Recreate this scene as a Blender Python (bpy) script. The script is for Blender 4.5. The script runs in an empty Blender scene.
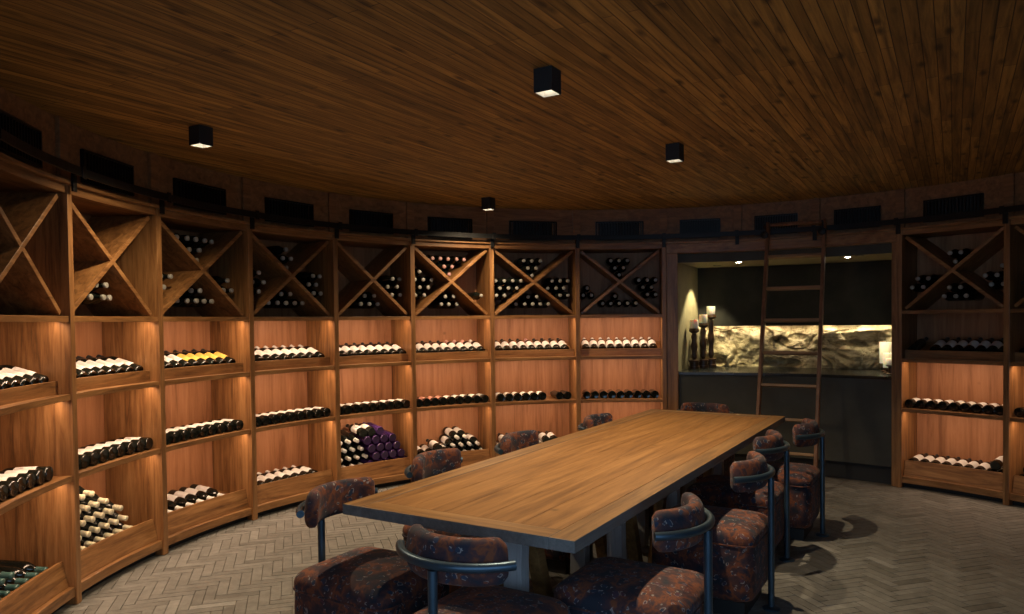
import bpy, bmesh, math, random
from mathutils import Vector, Matrix, noise
PI = math.pi
random.seed(7)
scn = bpy.context.scene
COL = scn.collection

# ------------------------------------------------------------------ layout
CX, CY, R = 1.0066, 4.0236, 3.3653          # centre and radius of the round room (cabinet fronts)
ANG = {0: -1.848, 1: -1.5973, 2: -1.3502, 3: -1.0909, 4: -0.8398, 5: -0.6066, 6: -0.3634,
       7: -0.102, 8: 0.1551, 9: 0.7835, 10: 1.0274, 11: 1.272}
DEPTH = 0.42
CEIL = 2.61
TA = 0.543
TL_, TW_ = 3.62, 1.068
TO = Vector((-0.710, 3.024))
LV = Vector((math.sin(TA), math.cos(TA)))
WV = Vector((math.cos(TA), -math.sin(TA)))
def tp(l, w): return TO + LV*l + WV*w

# ------------------------------------------------------------------ materials
def new_mat(name):
    m = bpy.data.materials.new(name); m.use_nodes = True
    nt = m.node_tree
    return m, nt, nt.nodes['Principled BSDF']
def N(nt, typ, **kw):
    n = nt.nodes.new(typ)
    for k, v in kw.items():
        if k in n.inputs: n.inputs[k].default_value = v
        else: setattr(n, k, v)
    return n
def ramp(nt, fac, stops, interp='LINEAR'):
    r = nt.nodes.new('ShaderNodeValToRGB'); r.color_ramp.interpolation = interp
    e = r.color_ramp.elements
    while len(e) < len(stops): e.new(0.5)
    for el, (p, c) in zip(e, stops):
        el.position = p; el.color = (*c, 1)
    nt.links.new(fac, r.inputs[0]); return r
def coords(nt, scale=(1, 1, 1), rot=(0, 0, 0), jitter=True):
    tc = nt.nodes.new('ShaderNodeTexCoord'); mp = nt.nodes.new('ShaderNodeMapping')
    mp.inputs['Scale'].default_value = scale; mp.inputs['Rotation'].default_value = rot
    if jitter:
        oi = nt.nodes.new('ShaderNodeObjectInfo')
        mu = N(nt, 'ShaderNodeVectorMath', operation='SCALE'); mu.inputs['Scale'].default_value = 37.0
        cb = nt.nodes.new('ShaderNodeCombineXYZ')
        for k in range(3): nt.links.new(oi.outputs['Random'], cb.inputs[k])
        nt.links.new(cb.outputs[0], mu.inputs[0])
        ad = N(nt, 'ShaderNodeVectorMath', operation='ADD')
        nt.links.new(tc.outputs['Object'], ad.inputs[0]); nt.links.new(mu.outputs[0], ad.inputs[1])
        nt.links.new(ad.outputs[0], mp.inputs[0])
    else:
        nt.links.new(tc.outputs['Object'], mp.inputs[0])
    return mp.outputs[0]
def bump(nt, bsdf, h, strength=.2, dist=.01):
    b = N(nt, 'ShaderNodeBump'); b.inputs['Strength'].default_value = strength; b.inputs['Distance'].default_value = dist
    nt.links.new(h, b.inputs['Height']); nt.links.new(b.outputs[0], bsdf.inputs['Normal'])
def wood(name, dark, mid, light, axis='z', rough=.5, scale=1.0, bumpy=.15, knots=False):
    m, nt, b = new_mat(name)
    s = {'x': (1.6, 24, 24), 'y': (24, 1.6, 24), 'z': (24, 24, 1.6)}[axis]
    v = coords(nt, tuple(k*scale for k in s))
    n1 = N(nt, 'ShaderNodeTexNoise', Scale=1.0, Detail=6.0, Roughness=.6, Distortion=.9)
    nt.links.new(v, n1.inputs['Vector'])
    n2 = N(nt, 'ShaderNodeTexNoise', Scale=6.0, Detail=4.0, Roughness=.7)
    nt.links.new(v, n2.inputs['Vector'])
    mx = N(nt, 'ShaderNodeMath', operation='MULTIPLY_ADD'); mx.inputs[1].default_value = .35
    nt.links.new(n2.outputs[0], mx.inputs[0]); 
    sb = N(nt, 'ShaderNodeMath', operation='SUBTRACT'); sb.inputs[1].default_value = .17
    nt.links.new(n1.outputs[0], sb.inputs[0]); nt.links.new(sb.outputs[0], mx.inputs[2])
    r = ramp(nt, mx.outputs[0], [(.29, dark), (.5, mid), (.71, light)])
    col = r.outputs[0]
    if knots:
        v2 = coords(nt, (2.2, 2.2, 2.2))
        vo = N(nt, 'ShaderNodeTexVoronoi', Scale=1.3); nt.links.new(v2, vo.inputs['Vector'])
        kr = ramp(nt, vo.outputs['Distance'], [(.015, (.35, .35, .35)), (.07, (1, 1, 1))])
        mm = N(nt, 'ShaderNodeMixRGB', blend_type='MULTIPLY'); mm.inputs[0].default_value = .8
        nt.links.new(col, mm.inputs[1]); nt.links.new(kr.outputs[0], mm.inputs[2]); col = mm.outputs[0]
    nt.links.new(col, b.inputs['Base Color'])
    b.inputs['Roughness'].default_value = rough
    bump(nt, b, mx.outputs[0], bumpy, .004)
    return m
def plain(name, col, rough=.5, metal=0.0, var=0.0, spec=None, **kw):
    m, nt, b = new_mat(name)
    v = coords(nt, (1, 1, 1))
    n = N(nt, 'ShaderNodeTexNoise', Scale=kw.get('nscale', 9.0), Detail=4.0)
    nt.links.new(v, n.inputs['Vector'])
    lo = tuple(c*(1-var) for c in col); hi = tuple(min(1, c*(1+var)) for c in col)
    r = ramp(nt, n.outputs[0], [(.3, lo), (.7, hi)])
    nt.links.new(r.outputs[0], b.inputs['Base Color'])
    b.inputs['Roughness'].default_value = rough; b.inputs['Metallic'].default_value = metal
    if spec is not None: b.inputs['Specular IOR Level'].default_value = spec
    if kw.get('bump'): bump(nt, b, n.outputs[0], kw['bump'], .01)
    return m
def emit(name, col, strength):
    m, nt, b = new_mat(name)
    b.inputs['Base Color'].default_value = (*col, 1)
    b.inputs['Emission Color'].default_value = (*col, 1); b.inputs['Emission Strength'].default_value = strength
    return m

M = {}
oak = ((.09, .036, .011), (.235, .105, .034), (.36, .18, .065))
M['oak_x'] = wood('oak_horizontal', *oak, axis='x', rough=.45)
M['oak_z'] = wood('oak_vertical', *oak, axis='z', rough=.45)
M['oak_y'] = wood('oak_depth', *oak, axis='y', rough=.45)
M['back'] = wood('redwood_veneer', (.22, .085, .030), (.36, .152, .060), (.45, .205, .088), axis='z', rough=.55, scale=.6, knots=True)
M['frieze'] = wood('frieze_wood', (.12, .050, .017), (.21, .092, .031), (.29, .135, .048), axis='x', rough=.6)
M['table'] = wood('table_oak', (.115, .050, .014), (.205, .096, .028), (.29, .145, .047), axis='y', rough=.55, scale=.8, knots=True)
M['table'].node_tree.nodes['Principled BSDF'].inputs['Specular IOR Level'].default_value = .3
M['table_edge'] = wood('table_border_oak', (.075, .034, .011), (.185, .092, .029), (.27, .145, .050), axis='y', rough=.45)
M['table_side'] = wood('weathered_edge', (.085, .082, .08), (.12, .116, .112), (.16, .152, .145), axis='y', rough=.6)
M['table_leg'] = wood('grey_oak', (.26, .26, .26), (.32, .325, .33), (.38, .385, .39), axis='z', rough=.6)
M['ladder'] = wood('ladder_wood', (.09, .036, .016), (.17, .072, .032), (.24, .11, .05), axis='z', rough=.5)
M['ladder_rung'] = wood('ladder_rung_wood', (.16, .09, .045), (.26, .15, .075), (.34, .2, .1), axis='x', rough=.5)
M['black'] = plain('black_metal', (.012, .012, .013), .45, .6)
M['blackmatte'] = plain('black_matte', (.010, .011, .012), .7)
M['vent'] = plain('vent_black', (.006, .007, .008), .35, .5)
M['steel'] = plain('blue_black_steel', (.05, .085, .12), .36, .7, .15)
M['chrome'] = plain('brushed_reflector', (.62, .61, .58), .35, .6)
M['glass'] = plain('dark_bottle_glass', (.008, .010, .008), .12, 0, 0, .6)
M['glass_green'] = plain('green_bottle_glass', (.012, .035, .012), .12, 0, 0, .6)
M['glass_purple'] = plain('purple_bottle_glass', (.045, .018, .085), .16, .2, 0, .7)
M['label'] = plain('paper_label', (.74, .71, .67), .7, 0, .06)
M['label_yellow'] = plain('yellow_label', (.80, .50, .10), .65, 0, .06)
M['label_pink'] = plain('pink_label', (.65, .30, .22), .65, 0, .06)
for k, c in dict(cream=(.72, .66, .46), white=(.80, .78, .74), dark=(.02, .02, .022), green=(.05, .30, .05),
                 pink=(.65, .35, .32), bin=(.34, .32, .28), binpink=(.40, .22, .20), purple=(.09, .04, .17), teal=(.05, .12, .11)).items():  # cross-bin caps are pale caps with the bins' shade put into their colour
    M['cap_'+k] = plain('capsule_'+k, c, .4, 0, .05)
M['plaster'] = plain('olive_plaster', (.30, .255, .15), .85, 0, .08, bump=.1)
M['slate'] = plain('dark_counter_plaster', (.049, .050, .040), .7, 0, .25, bump=.1, nscale=4.0)
M['counter'] = plain('black_stone_top', (.016, .017, .016), .22, 0, .2)
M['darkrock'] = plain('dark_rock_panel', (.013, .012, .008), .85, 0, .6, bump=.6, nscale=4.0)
M['wax'] = plain('candle_wax', (.86, .82, .70), .5)
M['wax'].node_tree.nodes['Principled BSDF'].inputs['Subsurface Weight'].default_value = .3
M['stick'] = wood('turned_dark_wood', (.025, .012, .006), (.05, .022, .010), (.08, .036, .017), axis='z', rough=.35)
M['led_off'] = plain('led_diffuser_off', (.5, .47, .42), .5)
M['led'] = emit('led_diffuser', (1.0, .62, .34), 6.0)
M['lamp'] = emit('lamp_face', (1.0, .88, .68), 90.0)

def mat_rock():
    m, nt, b = new_mat('lit_limestone')
    v = coords(nt, (1, 1, 1), jitter=False)
    n = N(nt, 'ShaderNodeTexNoise', Scale=4.0, Detail=9.0, Roughness=.68, Distortion=.6); nt.links.new(v, n.inputs['Vector'])
    r = ramp(nt, n.outputs[0], [(.36, (.05, .036, .02)), (.45, (.32, .25, .14)), (.58, (.55, .46, .28)), (.72, (.66, .58, .40))])
    nt.links.new(r.outputs[0], b.inputs['Base Color']); b.inputs['Roughness'].default_value = .9
    n2 = N(nt, 'ShaderNodeTexNoise', Scale=26.0, Detail=6.0, Roughness=.7); nt.links.new(v, n2.inputs['Vector'])
    bump(nt, b, n2.outputs[0], .7, .02)
    return m
M['rock'] = mat_rock()

def mat_ceiling():
    m, nt, b = new_mat('ceiling_boards')
    # object frame of the ceiling: x runs along the boards
    v = coords(nt, (1, 1, 1), jitter=False)
    br = N(nt, 'ShaderNodeTexBrick'); br.offset = .37; br.offset_frequency = 2; br.squash = 1
    br.inputs['Scale'].default_value = 1.0; br.inputs['Mortar Size'].default_value = .0022
    br.inputs['Brick Width'].default_value = 1.45; br.inputs['Row Height'].default_value = .050
    br.inputs['Bias'].default_value = 0.0; br.inputs['Mortar Smooth'].default_value = .3
    br.inputs['Color1'].default_value = (.23, .128, .027, 1); br.inputs['Color2'].default_value = (.42, .245, .058, 1)
    br.inputs['Mortar'].default_value = (.045, .022, .008, 1)
    nt.links.new(v, br.inputs['Vector'])
    v2 = coords(nt, (1.6, 30, 30), jitter=False)
    n = N(nt, 'ShaderNodeTexNoise', Scale=1.0, Detail=6.0, Roughness=.65, Distortion=.7); nt.links.new(v2, n.inputs['Vector'])
    gr = ramp(nt, n.outputs[0], [(.34, (.30, .27, .22)), (.5, (.82, .79, .76)), (.66, (1.3, 1.25, 1.2))])
    mm = N(nt, 'ShaderNodeMixRGB', blend_type='MULTIPLY'); mm.inputs[0].default_value = 1
    nt.links.new(br.outputs['Color'], mm.inputs[1]); nt.links.new(gr.outputs[0], mm.inputs[2])
    v3 = coords(nt, (3.0, 9.0, 9.0), jitter=False)
    vo = N(nt, 'ShaderNodeTexVoronoi', Scale=1.2); nt.links.new(v3, vo.inputs['Vector'])
    kr = ramp(nt, vo.outputs['Distance'], [(.07, (.14, .12, .10)), (.24, (1, 1, 1))])
    m2 = N(nt, 'ShaderNodeMixRGB', blend_type='MULTIPLY'); m2.inputs[0].default_value = .9
    nt.links.new(mm.outputs[0], m2.inputs[1]); nt.links.new(kr.outputs[0], m2.inputs[2])
    nt.links.new(m2.outputs[0], b.inputs['Base Color'])
    b.inputs['Roughness'].default_value = .6
    inv = N(nt, 'ShaderNodeMath', operation='SUBTRACT'); inv.inputs[0].default_value = 1.0
    nt.links.new(br.outputs['Fac'], inv.inputs[1])
    bump(nt, b, inv.outputs[0], .6, .006)
    return m
M['ceiling'] = mat_ceiling()

def mat_brick():
    m, nt, b = new_mat('grey_clay_pavers')
    at = N(nt, 'ShaderNodeAttribute', attribute_name='tone')
    r = ramp(nt, at.outputs['Fac'], [(0, (.090, .086, .076)), (.4, (.142, .139, .128)), (.75, (.175, .172, .160)), (1, (.29, .287, .272))])
    v = coords(nt, (1, 1, 1), jitter=False)
    n = N(nt, 'ShaderNodeTexNoise', Scale=14.0, Detail=6.0, Roughness=.7); nt.links.new(v, n.inputs['Vector'])
    gr = ramp(nt, n.outputs[0], [(.3, (.6, .6, .6)), (.7, (1.15, 1.15, 1.15))])
    mm = N(nt, 'ShaderNodeMixRGB', blend_type='MULTIPLY'); mm.inputs[0].default_value = 1
    nt.links.new(r.outputs[0], mm.inputs[1]); nt.links.new(gr.outputs[0], mm.inputs[2])
    nt.links.new(mm.outputs[0], b.inputs['Base Color']); b.inputs['Roughness'].default_value = .62
    bump(nt, b, n.outputs[0], .3, .006)
    return m
M['brick'] = mat_brick()
M['grout'] = plain('floor_grout', (.10, .09, .078), .9, 0, .2)

def mat_fabric():
    m, nt, b = new_mat('floral_jacquard')
    v = coords(nt, (1, 1, 1))
    nz = N(nt, 'ShaderNodeTexNoise', Scale=9.0, Detail=3.0); nt.links.new(v, nz.inputs['Vector'])
    vm = N(nt, 'ShaderNodeVectorMath', operation='SCALE'); vm.inputs['Scale'].default_value = .09
    nt.links.new(nz.outputs['Color'], vm.inputs[0])
    ad = N(nt, 'ShaderNodeVectorMath', operation='ADD'); nt.links.new(v, ad.inputs[0]); nt.links.new(vm.outputs[0], ad.inputs[1])
    big = N(nt, 'ShaderNodeTexNoise', Scale=8.0, Detail=4.0, Roughness=.62); nt.links.new(ad.outputs[0], big.inputs['Vector'])
    base = ramp(nt, big.outputs[0], [(.38, (.006, .009, .020)), (.45, (.030, .011, .016)), (.505, (.062, .019, .016)), (.555, (.150, .038, .009)), (.60, (.055, .017, .016)), (.68, (.010, .010, .022))])
    vo = N(nt, 'ShaderNodeTexVoronoi', Scale=30.0); nt.links.new(ad.outputs[0], vo.inputs['Vector'])
    # petals: dark navy discs ringed with pale threads
    sp = nt.nodes.new('ShaderNodeSeparateColor'); nt.links.new(vo.outputs['Color'], sp.inputs[0])
    disc = ramp(nt, vo.outputs['Distance'], [(.0, (1, 1, 1)), (.30, (1, 1, 1)), (.36, (0, 0, 0))])
    pick = N(nt, 'ShaderNodeMath', operation='GREATER_THAN'); pick.inputs[1].default_value = .30
    nt.links.new(sp.outputs[0], pick.inputs[0])
    mu = N(nt, 'ShaderNodeMath', operation='MULTIPLY'); nt.links.new(disc.outputs[0], mu.inputs[0]); nt.links.new(pick.outputs[0], mu.inputs[1])
    pc = ramp(nt, sp.outputs[1], [(.0, (.010, .018, .040)), (.45, (.014, .026, .055)), (.62, (.06, .015, .028)), (.8, (.16, .04, .012)), (1.0, (.05, .035, .06))])
    mx = N(nt, 'ShaderNodeMixRGB', blend_type='MIX'); nt.links.new(mu.outputs[0], mx.inputs[0])
    nt.links.new(base.outputs[0], mx.inputs[1]); nt.links.new(pc.outputs[0], mx.inputs[2])
    ring = ramp(nt, vo.outputs['Distance'], [(.32, (0, 0, 0)), (.38, (1, 1, 1)), (.46, (0, 0, 0))])
    nf = N(nt, 'ShaderNodeTexNoise', Scale=60.0, Detail=2.0); nt.links.new(v, nf.inputs['Vector'])
    g = N(nt, 'ShaderNodeMath', operation='GREATER_THAN'); g.inputs[1].default_value = .53; nt.links.new(nf.outputs[0], g.inputs[0])
    m3 = N(nt, 'ShaderNodeMath', operation='MULTIPLY'); nt.links.new(ring.outputs[0], m3.inputs[0]); nt.links.new(g.outputs[0], m3.inputs[1])
    m4 = N(nt, 'ShaderNodeMath', operation='MULTIPLY'); nt.links.new(m3.outputs[0], m4.inputs[0]); nt.links.new(pick.outputs[0], m4.inputs[1])
    m5 = N(nt, 'ShaderNodeMixRGB', blend_type='MIX'); nt.links.new(m4.outputs[0], m5.inputs[0])
    nt.links.new(mx.outputs[0], m5.inputs[1]); m5.inputs[2].default_value = (.24, .21, .20, 1)
    nt.links.new(m5.outputs[0], b.inputs['Base Color']); b.inputs['Roughness'].default_value = .85
    b.inputs['Sheen Weight'].default_value = .04
    bump(nt, b, nf.outputs[0], .25, .004)
    return m
M['fabric'] = mat_fabric()

# ------------------------------------------------------------------ mesh helpers
class MB:
    def __init__(s): s.bm = bmesh.new()
    def hexa(s, P):                       # 8 points: bottom ring then top ring
        v = [s.bm.verts.new(p) for p in P]
        for f in ((3, 2, 1, 0), (4, 5, 6, 7), (0, 1, 5, 4), (1, 2, 6, 5), (2, 3, 7, 6), (3, 0, 4, 7)):
            s.bm.faces.new([v[i] for i in f])
        return v
    def box(s, x0, x1, y0, y1, z0, z1, mtx=None):
        P = [Vector(p) for p in ((x0, y0, z0), (x1, y0, z0), (x1, y1, z0), (x0, y1, z0), (x0, y0, z1), (x1, y0, z1), (x1, y1, z1), (x0, y1, z1))]
        if mtx: P = [mtx @ p for p in P]
        s.hexa(P); return s
    def arc(s, t0, t1, prof, n=6, off=0.0):
        """sweep a closed (r, z) profile round the room centre (local frame: centre at (0,-R))"""
        rings = []
        for i in range(n+1):
            t = t0+(t1-t0)*i/n
            ring = []
            for p in prof:
                tt = t if len(p) == 2 else p[2]+(p[3]-p[2])*i/n
                ring.append(s.bm.verts.new((p[0]*math.sin(tt), p[0]*math.cos(tt)-R, p[1])))
            rings.append(ring)
        k = len(prof)
        for a, b in zip(rings, rings[1:]):
            for i in range(k): s.bm.faces.new((a[i], a[(i+1) % k], b[(i+1) % k], b[i]))
        s.bm.faces.new(rings[0][::-1]); s.bm.faces.new(rings[-1])
        return s
    def arcbox(s, t0, t1, r0, r1, z0, z1, n=6):
        return s.arc(t0, t1, [(r0, z0), (r1, z0), (r1, z1), (r0, z1)], n)
    def lathe(s, prof, n=20, mtx=None, caps=True, axis='z', a0=0, a1=2*PI):
        full = abs(a1-a0-2*PI) < 1e-6
        m = n if full else n+1
        rings = []
        for r, h in prof:
            ring = []
            for i in range(m):
                a = a0+(a1-a0)*i/n
                p = Vector((r*math.cos(a), r*math.sin(a), h)) if axis == 'z' else Vector((r*math.sin(a), h, r*math.cos(a)))
                if mtx: p = mtx @ p
                ring.append(s.bm.verts.new(p))
            rings.append(ring)
        for a, b in zip(rings, rings[1:]):
            for i in range(m if full else m-1):
                j = (i+1) % m
                s.bm.faces.new((a[i], a[j], b[j], b[i]))
        if caps and full:
            s.bm.faces.new(rings[0][::-1]); s.bm.faces.new(rings[-1])
        return s
    def tube(s, pts, rad, n=12, caps=True):
        pts = [Vector(p) for p in pts]; rings = []
        up = Vector((0, 0, 1))
        for i, p in enumerate(pts):
            d = (pts[min(i+1, len(pts)-1)]-pts[max(i-1, 0)]).normalized()
            ref = up if abs(d.dot(up)) < .95 else Vector((1, 0, 0))
            a = d.cross(ref).normalized(); b = d.cross(a).normalized()
            r = rad[i] if isinstance(rad, (list, tuple)) else rad
            rings.append([s.bm.verts.new(p+a*r*math.cos(2*PI*k/n)+b*r*math.sin(2*PI*k/n)) for k in range(n)])
        for a, b in zip(rings, rings[1:]):
            for i in range(n): s.bm.faces.new((a[i], a[(i+1) % n], b[(i+1) % n], b[i]))
        if caps: s.bm.faces.new(rings[0][::-1]); s.bm.faces.new(rings[-1])
        return s
    def build(s, name, mat, parent=None, smooth=None, bevel=None, loc=None, rot=None, sides=None):
        bmesh.ops.recalc_face_normals(s.bm, faces=s.bm.faces)
        if sides:
            s.bm.normal_update()
            for f in s.bm.faces:
                if abs(f.normal.z) < .5: f.material_index = sides
        me = bpy.data.meshes.new(name); s.bm.to_mesh(me); s.bm.free()
        for m in (mat if isinstance(mat, (list, tuple)) else [mat]): me.materials.append(m)
        if smooth is not None:
            me.shade_smooth(); me.set_sharp_from_angle(angle=math.radians(smooth))
        o = bpy.data.objects.new(name, me); COL.objects.link(o)
        if parent: o.parent = parent
        if loc is not None: o.location = loc
        if rot is not None: o.rotation_euler = rot
        if bevel:
            md = o.modifiers.new('bevel', 'BEVEL'); md.width = bevel; md.segments = 2; md.limit_method = 'ANGLE'
        return o
def tag(o, label, cat, group=None, kind=None):
    o['label'] = label; o['category'] = cat
    if group: o['group'] = group
    if kind: o['kind'] = kind
    return o
def empty(name, loc=(0, 0, 0), rz=0.0):
    o = bpy.data.objects.new(name, None); COL.objects.link(o)
    o.location = loc; o.rotation_euler = (0, 0, rz); o.empty_display_size = .1
    return o
def copy_tree(o, kids, parent=None):
    c = o.copy(); COL.objects.link(c); c.parent = parent
    for ch in kids.get(o.name, []): copy_tree(ch, kids, c)
    return c
def kid_map(root):
    d = {}
    for o in bpy.data.objects:
        if o.parent: d.setdefault(o.parent.name, []).append(o)
    return d
def polar(a, r, z=0.0): return Vector((CX+r*math.sin(a), CY+r*math.cos(a), z))
def bayframe(a): return polar(a, R), -a

ORD = ['', 'first', 'second', 'third', 'fourth', 'fifth', 'sixth', 'seventh', 'eighth', 'ninth', 'tenth', 'eleventh', 'twelfth',
       'thirteenth', 'fourteenth', 'fifteenth']
BAYN = {0: 'leftmost bay', 1: 'second bay from left', 2: 'third bay from left', 3: 'fourth bay from left', 4: 'fifth bay from left',
        5: 'sixth bay from left', 6: 'seventh bay from left', 7: 'eighth bay from left', 9: 'bay right of niche', 10: 'bay at right edge'}
BAYS = [(0, ANG[0], ANG[1]), (1, ANG[1], ANG[2]), (2, ANG[2], ANG[3]), (3, ANG[3], ANG[4]), (4, ANG[4], ANG[5]), (5, ANG[5], ANG[6]),
        (6, ANG[6], ANG[7]), (7, ANG[7], ANG[8]), (9, ANG[9], ANG[10]), (10, ANG[10], ANG[11])]
POSTW = .0225
Z_X, Z_S2, Z_S3 = 1.552, 1.134, .698          # tops of the three shelves
SH = .032
Z_HDR = 2.206

# ------------------------------------------------------------------ setting
def build_floor():
    mb = MB(); bm = mb.bm
    tone = bm.faces.layers.float.new('tone')
    bw, bl, gap = .058, .232, .002
    rot = math.radians(16.5); c, s_ = math.cos(rot), math.sin(rot)
    rnd = random.Random(3)
    def brick(cx, cy, horiz):
        x, y = CX+cx*c-cy*s_, CY+cx*s_+cy*c
        if math.hypot(x-CX, y-CY) > R+.30 or y < .2: return
        hx, hy = (bl/2-gap/2, bw/2-gap/2) if horiz else (bw/2-gap/2, bl/2-gap/2)
        h = rnd.uniform(-.0008, .0); tx, ty = rnd.uniform(-.003, .003), rnd.uniform(-.006, .006)
        ins = .0010
        top = []; bot = []
        for sx, sy in ((-1, -1), (1, -1), (1, 1), (-1, 1)):
            px, py = cx+sx*hx, cy+sy*hy
            bot.append(bm.verts.new((CX+px*c-py*s_, CY+px*s_+py*c, -.008)))
            px, py = cx+sx*(hx-ins), cy+sy*(hy-ins)
            top.append(bm.verts.new((CX+px*c-py*s_, CY+px*s_+py*c, h+tx*sx*hx+ty*sy*hy)))
        t = min(1, max(0, rnd.gauss(.48, .15)))
        fs = [bm.faces.new(top)]+[bm.faces.new((bot[i], bot[(i+1) % 4], top[(i+1) % 4], top[i])) for i in range(4)]
        for f in fs: f[tone] = t
    # herringbone of 4:1 bricks on a grid of brick widths
    G = 90
    for i in range(-G, G):
        for j in range(-G, G):
            k = (i-j) % 8
            if k == 0: brick((i+2)*bw, (j+.5)*bw, True)
            elif k == 4: brick((i+.5)*bw, (j-1)*bw, False)
    # grout bed, extended unseen past the walls to block light from below
    m0 = len(bm.faces)
    vs = [bm.verts.new((CX+(R+5)*math.sin(a), CY+(R+5)*math.cos(a), -.006)) for a in [2*PI*k/64 for k in range(64)]]
    f = bm.faces.new(vs); f.material_index = 1
    vs2 = [bm.verts.new((CX+(R+5)*math.sin(a), CY+(R+5)*math.cos(a), -.08)) for a in [2*PI*k/64 for k in range(64)]]
    f = bm.faces.new(vs2[::-1]); f.material_index = 1
    for k in range(64):
        f = bm.faces.new((vs[k], vs[(k+1) % 64], vs2[(k+1) % 64], vs2[k])); f.material_index = 1
    o = mb.build('floor', [M['brick'], M['grout']])
    tag(o, 'grey clay brick floor laid in a herringbone pattern', 'floor', kind='structure')
build_floor()

def build_ceiling():
    mb = MB(); bm = mb.bm
    ring = [(R+1.2)*Vector((math.sin(2*PI*k/72), math.cos(2*PI*k/72), 0)) for k in range(72)]
    b = [bm.verts.new((p.x, p.y, 0)) for p in ring]; t = [bm.verts.new((p.x, p.y, .06)) for p in ring]
    bm.faces.new(b); bm.faces.new(t[::-1])
    for k in range(72): bm.faces.new((b[k], b[(k+1) % 72], t[(k+1) % 72], t[k]))
    o = mb.build('ceiling', M['ceiling'], loc=(CX, CY, CEIL), rot=(0, 0, PI/2-TA))
    tag(o, 'ceiling of narrow brown timber boards', 'ceiling', kind='structure')
build_ceiling()

# ------------------------------------------------------------------ wine cabinets
def half(a0, a1): return (a1-a0)/2
LED_P = 3.3; LED_C = (1.0, .68, .45)
def led(parent, t0, t1, r, z, power, tilt=.35):
    if power == 0:
        return MB().arcbox(t0, t1, r-.005, r+.005, z-.005, z-.0005, 4).build('led_strip', M['led_off'], parent)
    """a light strip let into the underside of a shelf, behind its front lip; z is the underside"""
    s = MB().arcbox(t0, t1, r-.005, r+.005, z-.005, z-.0005, 4).build('led_strip', M['led'], parent)
    L = bpy.data.lights.new('strip_light', 'AREA'); L.shape = 'RECTANGLE'
    L.size = (t1-t0)*r*.97; L.size_y = .012; L.energy = power; L.color = LED_C
    o = bpy.data.objects.new('strip_light', L); COL.objects.link(o); o.parent = parent
    tm = (t0+t1)/2
    o.location = (r*math.sin(tm), r*math.cos(tm)-R, z-.009); o.rotation_euler = (tilt, 0, 0)
    return s
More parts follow.
